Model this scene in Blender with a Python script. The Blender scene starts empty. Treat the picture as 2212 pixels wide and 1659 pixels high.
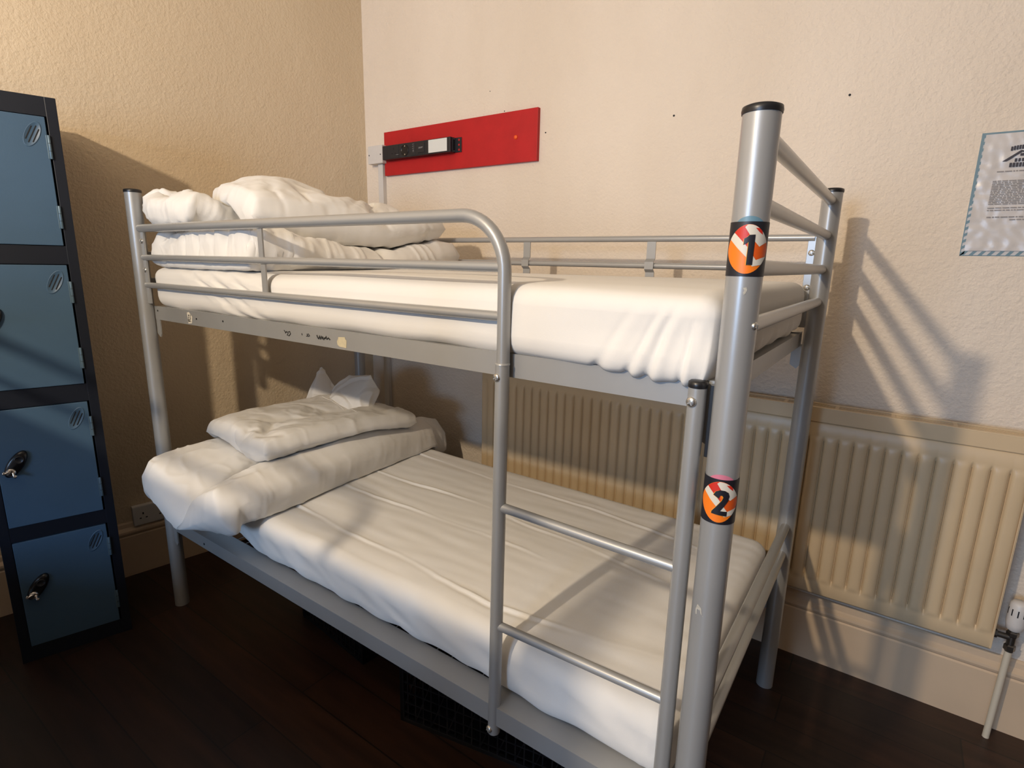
import bpy, bmesh, math, random
from mathutils import Vector, Matrix, noise
C = bpy.context.scene.collection
SC = bpy.context.scene
PI = math.pi

# ------------------------------------------------------------------ materials
def mat(name, col, rough=.5, metal=0., spec=.5, vary=0., vscale=6., bump=0., bscale=80., bdetail=3., col2=None, coat=0.):
    m = bpy.data.materials.new(name); m.use_nodes = True
    nt = m.node_tree; b = nt.nodes['Principled BSDF']
    b.inputs['Base Color'].default_value = (*col, 1)
    b.inputs['Roughness'].default_value = rough
    b.inputs['Metallic'].default_value = metal
    b.inputs['Specular IOR Level'].default_value = spec
    b.inputs['Coat Weight'].default_value = coat; b.inputs['Coat Roughness'].default_value = .24
    tc = nt.nodes.new('ShaderNodeTexCoord')
    if vary > 0 or col2:
        n = nt.nodes.new('ShaderNodeTexNoise'); n.inputs['Scale'].default_value = vscale
        n.inputs['Detail'].default_value = 4
        nt.links.new(tc.outputs['Object'], n.inputs['Vector'])
        r = nt.nodes.new('ShaderNodeMapRange'); r.inputs[1].default_value = .3; r.inputs[2].default_value = .7
        nt.links.new(n.outputs['Fac'], r.inputs[0])
        x = nt.nodes.new('ShaderNodeMix'); x.data_type = 'RGBA'
        c2 = col2 or tuple(c * (1 - vary) for c in col)
        x.inputs[6].default_value = (*c2, 1); x.inputs[7].default_value = (*col, 1)
        nt.links.new(r.outputs[0], x.inputs[0]); nt.links.new(x.outputs[2], b.inputs['Base Color'])
    if bump > 0:
        n2 = nt.nodes.new('ShaderNodeTexNoise'); n2.inputs['Scale'].default_value = bscale
        n2.inputs['Detail'].default_value = bdetail
        nt.links.new(tc.outputs['Object'], n2.inputs['Vector'])
        bp = nt.nodes.new('ShaderNodeBump'); bp.inputs['Strength'].default_value = bump
        bp.inputs['Distance'].default_value = .004
        nt.links.new(n2.outputs['Fac'], bp.inputs['Height']); nt.links.new(bp.outputs['Normal'], b.inputs['Normal'])
    return m

M = {}
M['grey'] = mat('grey_enamel', (.36, .36, .355), .40, .25, .5, .06, 9, .02, 300, 3, None, .8)
M['black'] = mat('black_plastic', (.012, .012, .014), .35)
M['steel'] = mat('bright_steel', (.62, .6, .56), .25, .9)
M['chip'] = mat('chipped_white', (.55, .52, .45), .6, 0, .3, .3, 400)
M['sheet'] = mat('white_sheet', (.80, .78, .745), .85, 0, .2, .03, 3, .10, 900)
M['linen'] = mat('white_linen', (.82, .80, .765), .82, 0, .2, .03, 4, .10, 700)
def add_creases(m, scale, strength, dist):
    nt = m.node_tree; b = nt.nodes['Principled BSDF']; old = b.inputs['Normal'].links[0].from_socket
    tc = nt.nodes.new('ShaderNodeTexCoord'); n = nt.nodes.new('ShaderNodeTexNoise')
    n.inputs['Scale'].default_value = scale; n.inputs['Detail'].default_value = 3; n.inputs['Distortion'].default_value = 1.2
    n.noise_type = 'RIDGED_MULTIFRACTAL'
    nt.links.new(tc.outputs['Object'], n.inputs['Vector'])
    bp = nt.nodes.new('ShaderNodeBump'); bp.inputs['Strength'].default_value = strength; bp.inputs['Distance'].default_value = dist
    nt.links.new(n.outputs['Fac'], bp.inputs['Height']); nt.links.new(old, bp.inputs['Normal']); nt.links.new(bp.outputs['Normal'], b.inputs['Normal'])
add_creases(M['linen'], 9, .28, .006)
add_creases(M['sheet'], 4, .10, .005)
M['seam'] = mat('linen_seam', (.80, .77, .72), .85, 0, .2)
M['red'] = mat('red_paint', (.50, .012, .014), .5, 0, .35, .12, 14, .12, 160)
M['orange'] = mat('orange_plastic', (.85, .10, .01), .4)
M['strip'] = mat('anthracite_plastic', (.011, .012, .017), .4)
M['socket'] = mat('gloss_black_socket', (.005, .005, .007), .18)
M['wplate'] = mat('white_light_plate', (.72, .73, .70), .4)
M['print'] = mat('pale_print', (.42, .42, .42), .5)
M['wplast'] = mat('white_plastic', (.68, .65, .62), .4, 0, .4, .05, 20)
M['rad'] = mat('cream_radiator', (.66, .50, .31), .36, 0, .4, .09, 5, .05, 60, 4)
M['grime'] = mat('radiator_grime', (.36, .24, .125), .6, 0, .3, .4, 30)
M['raddark'] = mat('radiator_grille_gap', (.20, .15, .085), .6)
M['lockframe'] = mat('navy_locker_frame', (.007, .010, .018), .42, .0, .4, .1, 12)
M['lockdoor'] = mat('blue_locker_door', (.058, .112, .180), .40, .0, .45, .07, 7, .05, 420)
M['lockhinge'] = mat('blue_hinge', (.10, .16, .21), .32, .2)
M['slot'] = mat('dark_slot', (.004, .004, .006), .7)
M['blackgloss'] = mat('gloss_black_lock', (.006, .006, .007), .22)
M['chrome'] = mat('chrome', (.78, .74, .70), .15, 1.)
M['crate'] = mat('black_crate', (.006, .006, .008), .4)
M['skirt'] = mat('painted_skirting', (.66, .50, .345), .45, 0, .4, .07, 5, .08, 50)
M['paper'] = mat('notice_paper', (.63, .585, .55), .30, 0, .5, .05, 20)
M['lam'] = mat('laminate_gloss', (.60, .58, .57), .2, 0, .6)
M['teal'] = mat('teal_border', (.14, .23, .27), .4)
M['ink'] = mat('dark_ink', (.035, .03, .04), .6)
M['inkpale'] = mat('faded_ink', (.30, .27, .25), .6)
M['glass'] = mat('window_glass', (.7, .8, .9), .05)
M['woodpaint'] = mat('white_window_paint', (.7, .7, .68), .4)
M['ceil'] = mat('ceiling_paint', (.55, .52, .47), .8)
M['valve'] = mat('dark_brass_valve', (.10, .09, .08), .3, .8)
M['cream'] = mat('cream_pipe', (.64, .57, .45), .4)
M['sk_black'] = mat('sticker_black', (.012, .012, .018), .45)
M['sk_orange'] = mat('sticker_orange', (.92, .21, .012), .45)
M['sk_dorange'] = mat('sticker_deep_orange', (.74, .10, .01), .45)
M['sk_red'] = mat('sticker_red', (.60, .028, .014), .45)
M['sk_white'] = mat('sticker_cream', (.70, .65, .55), .45)
M['sk_yellow'] = mat('sticker_yellow', (.85, .40, .03), .45)
M['sk_blue'] = mat('sticker_blue', (.13, .25, .32), .4)
M['sk_pink'] = mat('sticker_pink', (.62, .19, .27), .4)
M['marker'] = mat('marker_black', (.012, .012, .012), .6)
M['stkpaper'] = mat('sticker_remnant', (.62, .55, .38), .7, 0, .2, .15, 60)

def wall_mat(name, c1, c2):
    m = bpy.data.materials.new(name); m.use_nodes = True
    nt = m.node_tree; b = nt.nodes['Principled BSDF']; b.inputs['Roughness'].default_value = .62
    b.inputs['Specular IOR Level'].default_value = .3
    tc = nt.nodes.new('ShaderNodeTexCoord')
    n = nt.nodes.new('ShaderNodeTexNoise'); n.inputs['Scale'].default_value = 1.7; n.inputs['Detail'].default_value = 5
    mp = nt.nodes.new('ShaderNodeMapping'); mp.inputs['Scale'].default_value = (1, 1, .45)
    nt.links.new(tc.outputs['Object'], mp.inputs['Vector']); nt.links.new(mp.outputs[0], n.inputs['Vector'])
    r = nt.nodes.new('ShaderNodeMapRange'); r.inputs[1].default_value = .36; r.inputs[2].default_value = .66
    nt.links.new(n.outputs['Fac'], r.inputs[0])
    x = nt.nodes.new('ShaderNodeMix'); x.data_type = 'RGBA'
    x.inputs[6].default_value = (*c1, 1); x.inputs[7].default_value = (*c2, 1)
    nt.links.new(r.outputs[0], x.inputs[0]); nt.links.new(x.outputs[2], b.inputs['Base Color'])
    # embossed wallpaper under paint: soft blobs plus fine grain
    v = nt.nodes.new('ShaderNodeTexNoise'); v.inputs['Scale'].default_value = 95; v.inputs['Detail'].default_value = 2.5
    v.inputs['Roughness'].default_value = .55
    nt.links.new(tc.outputs['Object'], v.inputs['Vector'])
    v2 = nt.nodes.new('ShaderNodeTexNoise'); v2.inputs['Scale'].default_value = 22; v2.inputs['Detail'].default_value = 2
    nt.links.new(tc.outputs['Object'], v2.inputs['Vector'])
    ad = nt.nodes.new('ShaderNodeMath'); ad.operation = 'ADD'
    mu = nt.nodes.new('ShaderNodeMath'); mu.operation = 'MULTIPLY'; mu.inputs[1].default_value = .8
    nt.links.new(v2.outputs['Fac'], mu.inputs[0])
    nt.links.new(v.outputs['Fac'], ad.inputs[0]); nt.links.new(mu.outputs[0], ad.inputs[1])
    bp = nt.nodes.new('ShaderNodeBump'); bp.inputs['Strength'].default_value = .55; bp.inputs['Distance'].default_value = .006
    nt.links.new(ad.outputs[0], bp.inputs['Height']); nt.links.new(bp.outputs['Normal'], b.inputs['Normal'])
    return m
M['wall'] = wall_mat('cream_wall_paint', (.74, .632, .515), (.82, .715, .60))
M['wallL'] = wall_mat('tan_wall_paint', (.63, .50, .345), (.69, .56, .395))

M['walldark'] = wall_mat('low_bounce_unseen_wall', (.24, .19, .14), (.28, .22, .165))  # unseen walls, coloured dark to cut the light they bounce back

def floor_mat():
    m = bpy.data.materials.new('dark_wood_planks'); m.use_nodes = True
    nt = m.node_tree; b = nt.nodes['Principled BSDF']; b.inputs['Roughness'].default_value = .42
    tc = nt.nodes.new('ShaderNodeTexCoord')
    br = nt.nodes.new('ShaderNodeTexBrick'); br.offset = .37
    br.inputs['Scale'].default_value = 1
    br.inputs['Brick Width'].default_value = 1.25; br.inputs['Row Height'].default_value = .13
    br.inputs['Mortar Size'].default_value = .0022
    br.inputs['Color1'].default_value = (.038, .015, .008, 1); br.inputs['Color2'].default_value = (.018, .008, .005, 1)
    br.inputs['Mortar'].default_value = (.005, .003, .002, 1)
    nt.links.new(tc.outputs['Object'], br.inputs['Vector'])
    n = nt.nodes.new('ShaderNodeTexNoise'); n.inputs['Scale'].default_value = 9; n.inputs['Detail'].default_value = 6
    mp = nt.nodes.new('ShaderNodeMapping'); mp.inputs['Scale'].default_value = (.35, 3.2, 1)
    nt.links.new(tc.outputs['Object'], mp.inputs['Vector']); nt.links.new(mp.outputs[0], n.inputs['Vector'])
    x = nt.nodes.new('ShaderNodeMix'); x.data_type = 'RGBA'; x.blend_type = 'MULTIPLY'; x.inputs[0].default_value = .8
    nt.links.new(br.outputs['Color'], x.inputs[6]); 
    cr = nt.nodes.new('ShaderNodeMapRange'); cr.inputs[1].default_value = .3; cr.inputs[2].default_value = .7
    cr.inputs[3].default_value = .45; cr.inputs[4].default_value = 1.35
    nt.links.new(n.outputs['Fac'], cr.inputs[0])
    nt.links.new(cr.outputs[0], x.inputs[7]); nt.links.new(x.outputs[2], b.inputs['Base Color'])
    bp = nt.nodes.new('ShaderNodeBump'); bp.inputs['Strength'].default_value = .15; bp.inputs['Distance'].default_value = .002
    nt.links.new(n.outputs['Fac'], bp.inputs['Height']); nt.links.new(bp.outputs['Normal'], b.inputs['Normal'])
    return m
M['floor'] = floor_mat()

# ------------------------------------------------------------------ mesh helpers
def BM(): return bmesh.new()

def box(bm, x0, y0, z0, x1, y1, z1, bev=0., mi=0, mtx=None):
    r = bmesh.ops.create_cube(bm, size=1)
    vs = r['verts']
    for v in vs:
        v.co = Vector((x0 + (v.co.x + .5) * (x1 - x0), y0 + (v.co.y + .5) * (y1 - y0), z0 + (v.co.z + .5) * (z1 - z0)))
    fs = set(f for v in vs for f in v.link_faces)
    if bev > 0:
        es = list(set(e for v in vs for e in v.link_edges))
        q = bmesh.ops.bevel(bm, geom=es, offset=bev, segments=2, profile=.6, affect='EDGES')
        vs = list(set(v for f in q['faces'] for v in f.verts) | set(v for v in vs if v.is_valid))
        fs = set(f for v in vs for f in v.link_faces)
    for f in fs: f.material_index = mi
    if mtx is not None:
        for v in vs: v.co = mtx @ v.co
    return vs

def tube(bm, pts, r, n=14, cap=True, mi=0, flat=None):
    """round tube along a polyline"""
    pts = [Vector(p) for p in pts]; rings = []
    up = None
    for i, p in enumerate(pts):
        a = pts[i] - pts[i - 1] if i > 0 else pts[1] - pts[0]
        b = pts[i + 1] - pts[i] if i < len(pts) - 1 else a
        t = (a.normalized() + b.normalized()).normalized()
        if up is None:
            up = Vector((0, 0, 1)) if abs(t.z) < .9 else Vector((0, 1, 0))
        u = (up - t * up.dot(t)).normalized(); w = t.cross(u); up = u
        rr = r[i] if isinstance(r, (list, tuple)) else r
        rings.append([bm.verts.new(p + u * rr * math.cos(2 * PI * k / n) + w * rr * math.sin(2 * PI * k / n)) for k in range(n)])
    for a, b in zip(rings, rings[1:]):
        for k in range(n):
            f = bm.faces.new((a[k], a[(k + 1) % n], b[(k + 1) % n], b[k])); f.smooth = True; f.material_index = mi
    if cap:
        for ring in (rings[0][::-1], rings[-1]):      # end discs keep their own vertices, so the sides shade straight
            f = bm.faces.new([bm.verts.new(v.co) for v in ring]); f.material_index = mi

def lathe(bm, prof, ctr=(0, 0, 0), axis='z', n=24, mi=0, smooth=True):
    """prof: list of (radius, height) around axis"""
    rings = []
    for r, h in prof:
        ring = []
        for k in range(n):
            a = 2 * PI * k / n; c, s = r * math.cos(a), r * math.sin(a)
            p = {'z': (c, s, h), 'y': (c, h, s), 'x': (h, c, s)}[axis]
            ring.append(bm.verts.new(Vector(p) + Vector(ctr)))
        rings.append(ring)
    for a, b in zip(rings, rings[1:]):
        for k in range(n):
            f = bm.faces.new((a[k], a[(k + 1) % n], b[(k + 1) % n], b[k])); f.smooth = smooth; f.material_index = mi
    for ring in (rings[0], rings[-1]):
        f = bm.faces.new([bm.verts.new(v.co) for v in ring]); f.material_index = mi
    bmesh.ops.recalc_face_normals(bm, faces=bm.faces)

def poly(bm, pts, mi=0):
    f = bm.faces.new([bm.verts.new(p) for p in pts]); f.material_index = mi; return f

def strip_extrude(bm, prof, p0, p1, mi=0):
    """closed profile (list of 3-D offsets) swept from p0 to p1"""
    a = [bm.verts.new(Vector(p0) + Vector(q)) for q in prof]; b = [bm.verts.new(Vector(p1) + Vector(q)) for q in prof]
    n = len(prof)
    for k in range(n):
        bm.faces.new((a[k], a[(k + 1) % n], b[(k + 1) % n], b[k])).material_index = mi
    bm.faces.new(a[::-1]).material_index = mi; bm.faces.new(b).material_index = mi
    bmesh.ops.recalc_face_normals(bm, faces=bm.faces)

def obj(name, bm, mats, parent=None, smooth_angle=None):
    me = bpy.data.meshes.new(name); 
    bm.normal_update(); bm.to_mesh(me); bm.free()
    for m in (mats if isinstance(mats, (list, tuple)) else [mats]): me.materials.append(m)
    o = bpy.data.objects.new(name, me); C.objects.link(o)
    if parent: o.parent = parent
    return o

def tag(o, label, cat, group=None):
    o['label'] = label; o['category'] = cat
    if group: o['group'] = group
    return o
def thing(name, label, cat, loc=(0, 0, 0), rotz=0., group=None):
    o = bpy.data.objects.new(name, None); C.objects.link(o); o.empty_display_size = .1
    o.location = loc; o.rotation_euler = (0, 0, rotz); tag(o, label, cat, group); return o
def struct(name, bm, m):
    o = obj(name, bm, m); o['kind'] = 'structure'; return o

def loft(bm, X, Y, Z, m=0):
    pass

# ------------------------------------------------------------------ the room
LWX = lambda y: -.385 + .18 * y            # face of the left wall (it is not square to the back wall)
YB = 1.165
def build_room():
    bm = BM(); box(bm, -1.9, -4.3, -.1, 5.6, 1.3, 0); struct('floor', bm, M['floor'])
    bm = BM(); box(bm, -1.9, -4.3, 3.1, 5.6, 1.3, 3.2); struct('ceiling', bm, M['ceil'])
    bm = BM(); box(bm, -.6, YB, 0, 5.5, YB + .12, 3.1); wb = struct('wall_back', bm, M['wall'])
    bm = BM()
    a0, a1 = (LWX(-4.2), -4.2), (LWX(1.25), 1.25)
    vs = [bm.verts.new((x + dx, y, z)) for (x, y) in (a0, a1) for dx in (0, -.15) for z in (0, 3.1)]
    for q in ((0, 1, 5, 4), (2, 6, 7, 3), (0, 4, 6, 2), (1, 3, 7, 5), (0, 2, 3, 1), (4, 5, 7, 6)): bm.faces.new([vs[k] for k in q])
    bmesh.ops.recalc_face_normals(bm, faces=bm.faces)
    struct('wall_left', bm, M['wallL'])
    # right wall, and the wall behind the photographer with its window opening
    bm = BM(); box(bm, 5.5, -4.2, 0, 5.62, 1.3, 3.1); struct('wall_right', bm, M['walldark'])
    wx0, wx1, wz0, wz1 = .70, 2.10, .95, 2.25
    bm = BM()
    box(bm, -1.9, -4.32, 0, wx0, -4.2, 3.1); box(bm, wx1, -4.32, 0, 5.62, -4.2, 3.1)
    box(bm, wx0, -4.32, 0, wx1, -4.2, wz0); box(bm, wx0, -4.32, wz1, wx1, -4.2, 3.1)
    struct('wall_front', bm, M['walldark'])
    bm = BM()
    for (a, b, c, d) in ((wx0, wz0, wx0 + .06, wz1), (wx1 - .06, wz0, wx1, wz1), (wx0, wz0, wx1, wz0 + .06), (wx0, wz1 - .06, wx1, wz1), (1.375, wz0, 1.425, wz1)):
        box(bm, a, -4.29, b, c, -4.23, d, .006)
    struct('window_1', bm, M['woodpaint'])
    # skirting boards
    def prof(nx, ny):
        p = [(0, 0), (.020, 0), (.020, .176), (.016, .181), (.021, .187), (.024, .195), (.023, .203), (.015, .211), (.011, .216), (.009, .232), (.004, .238), (0, .238)]
        return [(nx * t, ny * t, z) for t, z in p]
    bm = BM(); strip_extrude(bm, prof(0, -1), (-.15, YB, 0), (5.5, YB, 0)); struct('baseboard_back', bm, M['skirt'])
    n = Vector((1, -.18, 0)).normalized()
    bm = BM(); strip_extrude(bm, prof(n.x, n.y), (LWX(-4.2), -4.2, 0), (LWX(1.145), 1.145, 0)); struct('baseboard_left', bm, M['skirt'])
    # old drill holes in the back wall
    for x, z, r in ((1.432, 1.865, .0035), (1.963, 1.857, .0035), (.905, 1.866, .0028), (.698, 1.972, .0022), (.62, 2.06, .0018)):
        bm = BM(); lathe(bm, [(r, -.0012), (r, .004)], (x, YB, z), 'y', 10)
        o = obj('drill_hole', bm, M['slot'], wb); o['kind'] = 'structure'
build_room()

# ------------------------------------------------------------------ bunk bed
L, W, H = 1.98, .928, 1.560
PR = .0252                                  # post radius
def arc_pts(cx, cz, R, a0, a1, n, y):
    return [(cx + R * math.cos(a0 + (a1 - a0) * k / n), y, cz + R * math.sin(a0 + (a1 - a0) * k / n)) for k in range(n + 1)]

def screw(parent, ctr, d, r=.0075, name='screw'):
    """domed cross-head screw; d = outward direction"""
    bm = BM(); lathe(bm, [(r, -.002), (r, .0012), (r * .8, .0032), (r * .4, .0042), (.0004, .0045)], n=16)
    for a in (.5, .5 + PI / 2):
        q = Matrix.Translation((0, 0, .0043)) @ Matrix.Rotation(a, 4, 'Z')
        box(bm, -r * .62, -r * .11, -.0007, r * .62, r * .11, .0005, mi=1, mtx=q)
    o = obj(name, bm, [M['steel'], M['grey']], parent)
    o.matrix_local = Matrix.Translation(ctr) @ Vector(d).to_track_quat('Z', 'Y').to_matrix().to_4x4()
    o['label'] = 'bright steel cross-head screw'
    return o

def sticker(parent, ctr, zc, hgt, digit, tip, name):
    """printed label wrapped round a post, facing the aisle"""
    cx, cy = ctr; a0 = math.atan2(-.854 - cy, 2.168 - cx)
    rz = .0335; bm = BM()
    def wrap(x, z, r):                      # x: arc length, positive towards the right as seen
        a = a0 + x / PR
        return (cx + r * math.cos(a), cy + r * math.sin(a), zc + z)
    def shape(pts, mi, r):
        # polygon in (apparent x in units of post radius, z in units of rz); cut into thin strips so that it bends
        t = bmesh.new()
        f = t.faces.new([t.verts.new((max(-.995, min(.995, x)), z, 0)) for x, z in pts])
        g = list(t.verts) + list(t.edges) + list(t.faces)
        for k in range(-19, 20):
            u = math.sin(k / 20 * PI / 2)
            g = list(t.verts) + list(t.edges) + list(t.faces)
            bmesh.ops.bisect_plane(t, geom=g, plane_co=(u, 0, 0), plane_no=(1, 0, 0))
        bmesh.ops.triangulate(t, faces=t.faces)
        for f in t.faces:
            vs = [bm.verts.new(wrap(math.asin(max(-1, min(1, v.co.x))) * PR, v.co.y * rz, r)) for v in f.verts]
            nf = bm.faces.new(vs); nf.material_index = mi; nf.smooth = True
        t.free()
    rr = PR
    def band(x0, x1, z0, z1, mi, r, curl=0):
        n = 28; a = []; b = []
        for k in range(n + 1):
            x = x0 + (x1 - x0) * k / n
            a.append(bm.verts.new(wrap(x * PR, z0(x), r))); b.append(bm.verts.new(wrap(x * PR, z1(x), r)))
        for k in range(n):
            f = bm.faces.new((a[k], a[k + 1], b[k + 1], b[k])); f.material_index = mi; f.smooth = True
    ell = lambda rx, rz_, z0: [(rx * math.cos(t * 2 * PI / 40), z0 + rz_ * math.sin(t * 2 * PI / 40)) for t in range(40)]
    # round tab peeping out above the band
    shape([(.72 * math.cos(t * PI / 16), .95 + .38 * math.sin(t * PI / 16)) for t in range(17)], 6 if tip == 'blue' else 7, rr + .0003)
    band(-1.75, 1.7, lambda x: -hgt / 2, lambda x: hgt / 2, 0, rr + .0005)
    shape(ell(.955, 1, 0), 1, rr + .0008)
    # figure inside the disc, measured on the picture: (855,680) centre, 300 px half width, 373 px half height
    q = lambda pts: [((x + (y - 680) * .077 - 855) / 312, (680 - y) / 373) for x, y in pts]
    def inside(pts):
        o = []
        for x, y in pts:
            d = math.hypot(x / .945, y / .99)
            o.append((x / max(1, d), y / max(1, d)))
        return o
    dense = lambda pts: [(a[0] + (b[0] - a[0]) * k / 8, a[1] + (b[1] - a[1]) * k / 8) for a, b in zip(pts, pts[1:] + pts[:1]) for k in range(8)]
    sh = lambda pts, mi, r: shape(inside(dense(q(pts))), mi, r)
    sh([(640, 420), (700, 340), (830, 290), (880, 440), (870, 640), (840, 645)], 3, rr + .0010)
    sh([(845, 640), (960, 540), (1040, 640), (1180, 560), (1200, 700), (1130, 800), (1010, 845), (930, 790)], 2, rr + .0010)
    sh([(650, 425), (850, 640), (990, 842), (1150, 780), (1085, 910), (935, 940), (840, 800), (700, 660), (585, 520)], 4, rr + .0012)
    sh([(815, 350), (870, 300), (1010, 300), (1100, 380), (1160, 560), (1037, 640), (965, 560), (880, 450)], 4, rr + .0012)
    sh([(975, 360), (1072, 366), (1082, 462), (1030, 420)], 3, rr + .0014)
    if digit == 1:
        d = [(885, 466), (972, 460), (932, 918), (840, 918), (872, 572), (797, 616), (806, 522), (850, 500)]
    else:
        s = lambda x, y: (855 + (x - 915) * .92, 680 + (y - 850) * .95)
        d = [s(*p) for p in ((838, 720), (880, 650), (960, 610), (1050, 615), (1110, 650), (1130, 720), (1105, 810), (1040, 910), (965, 1010), (1090, 1015), (1080, 1105), (800, 1080), (810, 1035), (920, 900), (990, 810), (1020, 745), (1000, 712), (960, 715), (935, 775))]
        d = [((x - 30), y) for x, y in d]
    cxm = sum(p[0] for p in d) / len(d); cym = sum(p[1] for p in d) / len(d)
    shape(q([(x - 9, y + 3) for x, y in d]), 5, rr + .0016)
    shape(q(d), 0, rr + .0019)
    o = obj('number_sticker', bm, [M['sk_black'], M['sk_orange'], M['sk_dorange'], M['sk_red'], M['sk_white'], M['sk_yellow'], M['sk_blue'], M['sk_pink']], parent)
    o['label'] = name
    return o

def build_bed():
    root = thing('bunk_bed', 'grey tubular metal bunk bed with ladder and number stickers 1 and 2', 'bunk bed')
    g = M['grey']
    posts = {}
    for key, x, y in (('fl', 0, 0), ('fr', L, 0), ('bl', 0, W), ('br', L, W)):
        bm = BM(); tube(bm, [(x, y, 0), (x, y, H)], PR, 28); p = obj('post', bm, g, root); posts[key] = p
        bm = BM(); lathe(bm, [(PR + .0012, H - .006), (PR + .0018, H - .002), (PR + .001, H + .003), (PR * .8, H + .0055), (.001, H + .0065)], (x, y, 0), n=28)
        c = obj('end_cap', bm, M['black'], p); c['label'] = 'black plastic cap'
    sticker(posts['fr'], (L, 0), 1.375, .0745, 1, 'blue', 'black sticker with orange disc and numeral 1')
    sticker(posts['fr'], (L, 0), .9965, .0735, 2, 'pink', 'black sticker with orange disc and numeral 2')
    # paint chips on the near post
    for (z, da, pts) in ((1.318, .10, [(-2.5, 4), (2, 5), (3.5, 1), (1.5, -4), (-.5, -6), (-2, -3), (-.5, 0)]), (.803, -.5, [(-4, 10), (3, 5), (5, -6), (8, -8), (-6, -9), (-7, 0)])):
        bm = BM(); a0 = math.atan2(-.854, .188) + da
        vs = [bm.verts.new((L + (PR + .0004) * math.cos(a0 + u * .001 / PR), (PR + .0004) * math.sin(a0 + u * .001 / PR), z + w * .001)) for u, w in pts]
        f = bm.faces.new(vs); bmesh.ops.triangulate(bm, faces=[f])
        o = obj('paint_chip', bm, M['chip'], posts['fr']); o['label'] = 'pale chip in the grey paint'
    # ---- front guard rail
    GT, GM, GB = 1.4376, 1.3414, 1.2485
    lx1, lx2 = 1.553, 1.930
    R = .105
    bm = BM()
    pts = [(.024, 0, GT)] + [(.7, 0, GT)] + arc_pts(lx1 - R, GT - R, R, PI / 2, 0, 12, 0) + [(lx1, 0, 1.16), (lx1, 0, 1.10)]
    tube(bm, pts, .0132, 18); gr = obj('guard_rail', bm, g, root)
    for z in (GM, GB):
        bm = BM(); tube(bm, [(.028, 0, z), (lx1 - .008, 0, z)], .0098, 14); obj('guard_bar', bm, g, root)
    for (x, a, b) in ((.745, GM, GT), (.750, GB, GM)):
        bm = BM(); box(bm, x - .0105, -.0025, a + .006, x + .0105, .0025, b - .010, .0008); obj('guard_strap', bm, g, root)
    bm = BM(); box(bm, .022, -.003, 1.185, .047, .003, GT - .008, .001); pl = obj('mounting_plate', bm, g, root)
    for z in (1.395, 1.299): screw(pl, (.033, -.003, z), (0, -1, 0), .0085)
    # ---- back guard rail
    BT, BB = 1.4363, 1.3506
    for z in (BT, BB):
        bm = BM(); tube(bm, [(.03, W, z), (1.952, W, z)], .0098, 14); obj('guard_bar', bm, g, root)
    for x in (.988, 1.478):
        bm = BM(); y0 = W - .003
        prof = [(y0, BT - .008), (y0, BB + .022), (y0 - .012, BB + .012), (y0 - .012, BB - .012), (y0, BB - .022), (y0, 1.16)]
        for (ya, za), (yb, zb) in zip(prof, prof[1:]):
            v = [bm.verts.new(p) for p in ((x - .015, ya, za), (x + .015, ya, za), (x + .015, yb, zb), (x - .015, yb, zb), (x - .015, ya + .004, za), (x + .015, ya + .004, za), (x + .015, yb + .004, zb), (x - .015, yb + .004, zb))]
            for q in ((0, 1, 2, 3), (7, 6, 5, 4), (0, 3, 7, 4), (1, 5, 6, 2), (0, 4, 5, 1), (3, 2, 6, 7)): bm.faces.new([v[k] for k in q])
        bmesh.ops.recalc_face_normals(bm, faces=bm.faces)
        obj('guard_strap', bm, g, root)
    for x in (.034, 1.948):
        bm = BM(); box(bm, x - .012, W - .003, 1.185, x + .012, W + .003, BT + .008, .001); pl = obj('mounting_plate', bm, g, root)
        if x > 1: screw(pl, (x, W - .003, 1.395), (0, -1, 0), .0085); screw(pl, (x, W - .003, 1.299), (0, -1, 0), .0085)
    # ---- head and foot ends
    for x in (0, L):
        for z in (1.5326, 1.4416, 1.350, 1.2604, .5754, .4832):
            bm = BM(); tube(bm, [(x, PR * .6, z), (x, W - PR * .6, z)], .0128, 16); obj('end_bar', bm, g, root)
    # screws on the inner side of the near post
    screw(posts['fr'], (L + PR * .93, -PR * .35, 1.268), (1, -.35, 0), .006)
    # ---- angle-iron bed frames
    for lvl, zb in (('upper', 1.1285), ('lower', .3285)):
        hh = .047
        for y, s in ((0, 1), (W, -1)):
            bm = BM(); yf = y + s * .0165 if lvl == 'upper' else y - s * .010
            y2 = yf + s * .004; y3 = yf + s * (.036 if lvl == 'upper' else .062)
            pr = [(0, yf, zb), (0, yf, zb + hh), (0, y3, zb + hh), (0, y3, zb + hh - .004), (0, y2, zb + hh - .004), (0, y2, zb)]
            if lvl == 'upper' or True:
                x0, x1 = .022, L - .026
                if lvl == 'lower': x0, x1 = .001, L - .001
                if lvl == 'lower':
                    x0, x1 = PR * .96, L - PR * .96
            strip_extrude(bm, pr, (x0, 0, 0), (x1, 0, 0))
            sr = obj('side_rail', bm, g, root)
            for xa in (.034, L - .036):
                bm = BM(); ya = yf + s * .001
                v = [(xa - .012, ya, zb + .01), (xa + .014, ya, zb + .01), (xa + .014, ya, zb - .050), (xa + .006, ya, zb - .062), (xa - .012, ya, zb - .05)]
                fr_ = [bm.verts.new(p) for p in v]; bk = [bm.verts.new((p[0], p[1] + s * .004, p[2])) for p in v]
                bm.faces.new(fr_); bm.faces.new(bk[::-1])
                for k in range(5): bm.faces.new((fr_[k], bk[k], bk[(k + 1) % 5], fr_[(k + 1) % 5]))
                bmesh.ops.recalc_face_normals(bm, faces=bm.faces)
                obj('hook_bracket', bm, g if not (xa > 1 and lvl == 'upper' and s > 0) else g, sr)
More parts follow.
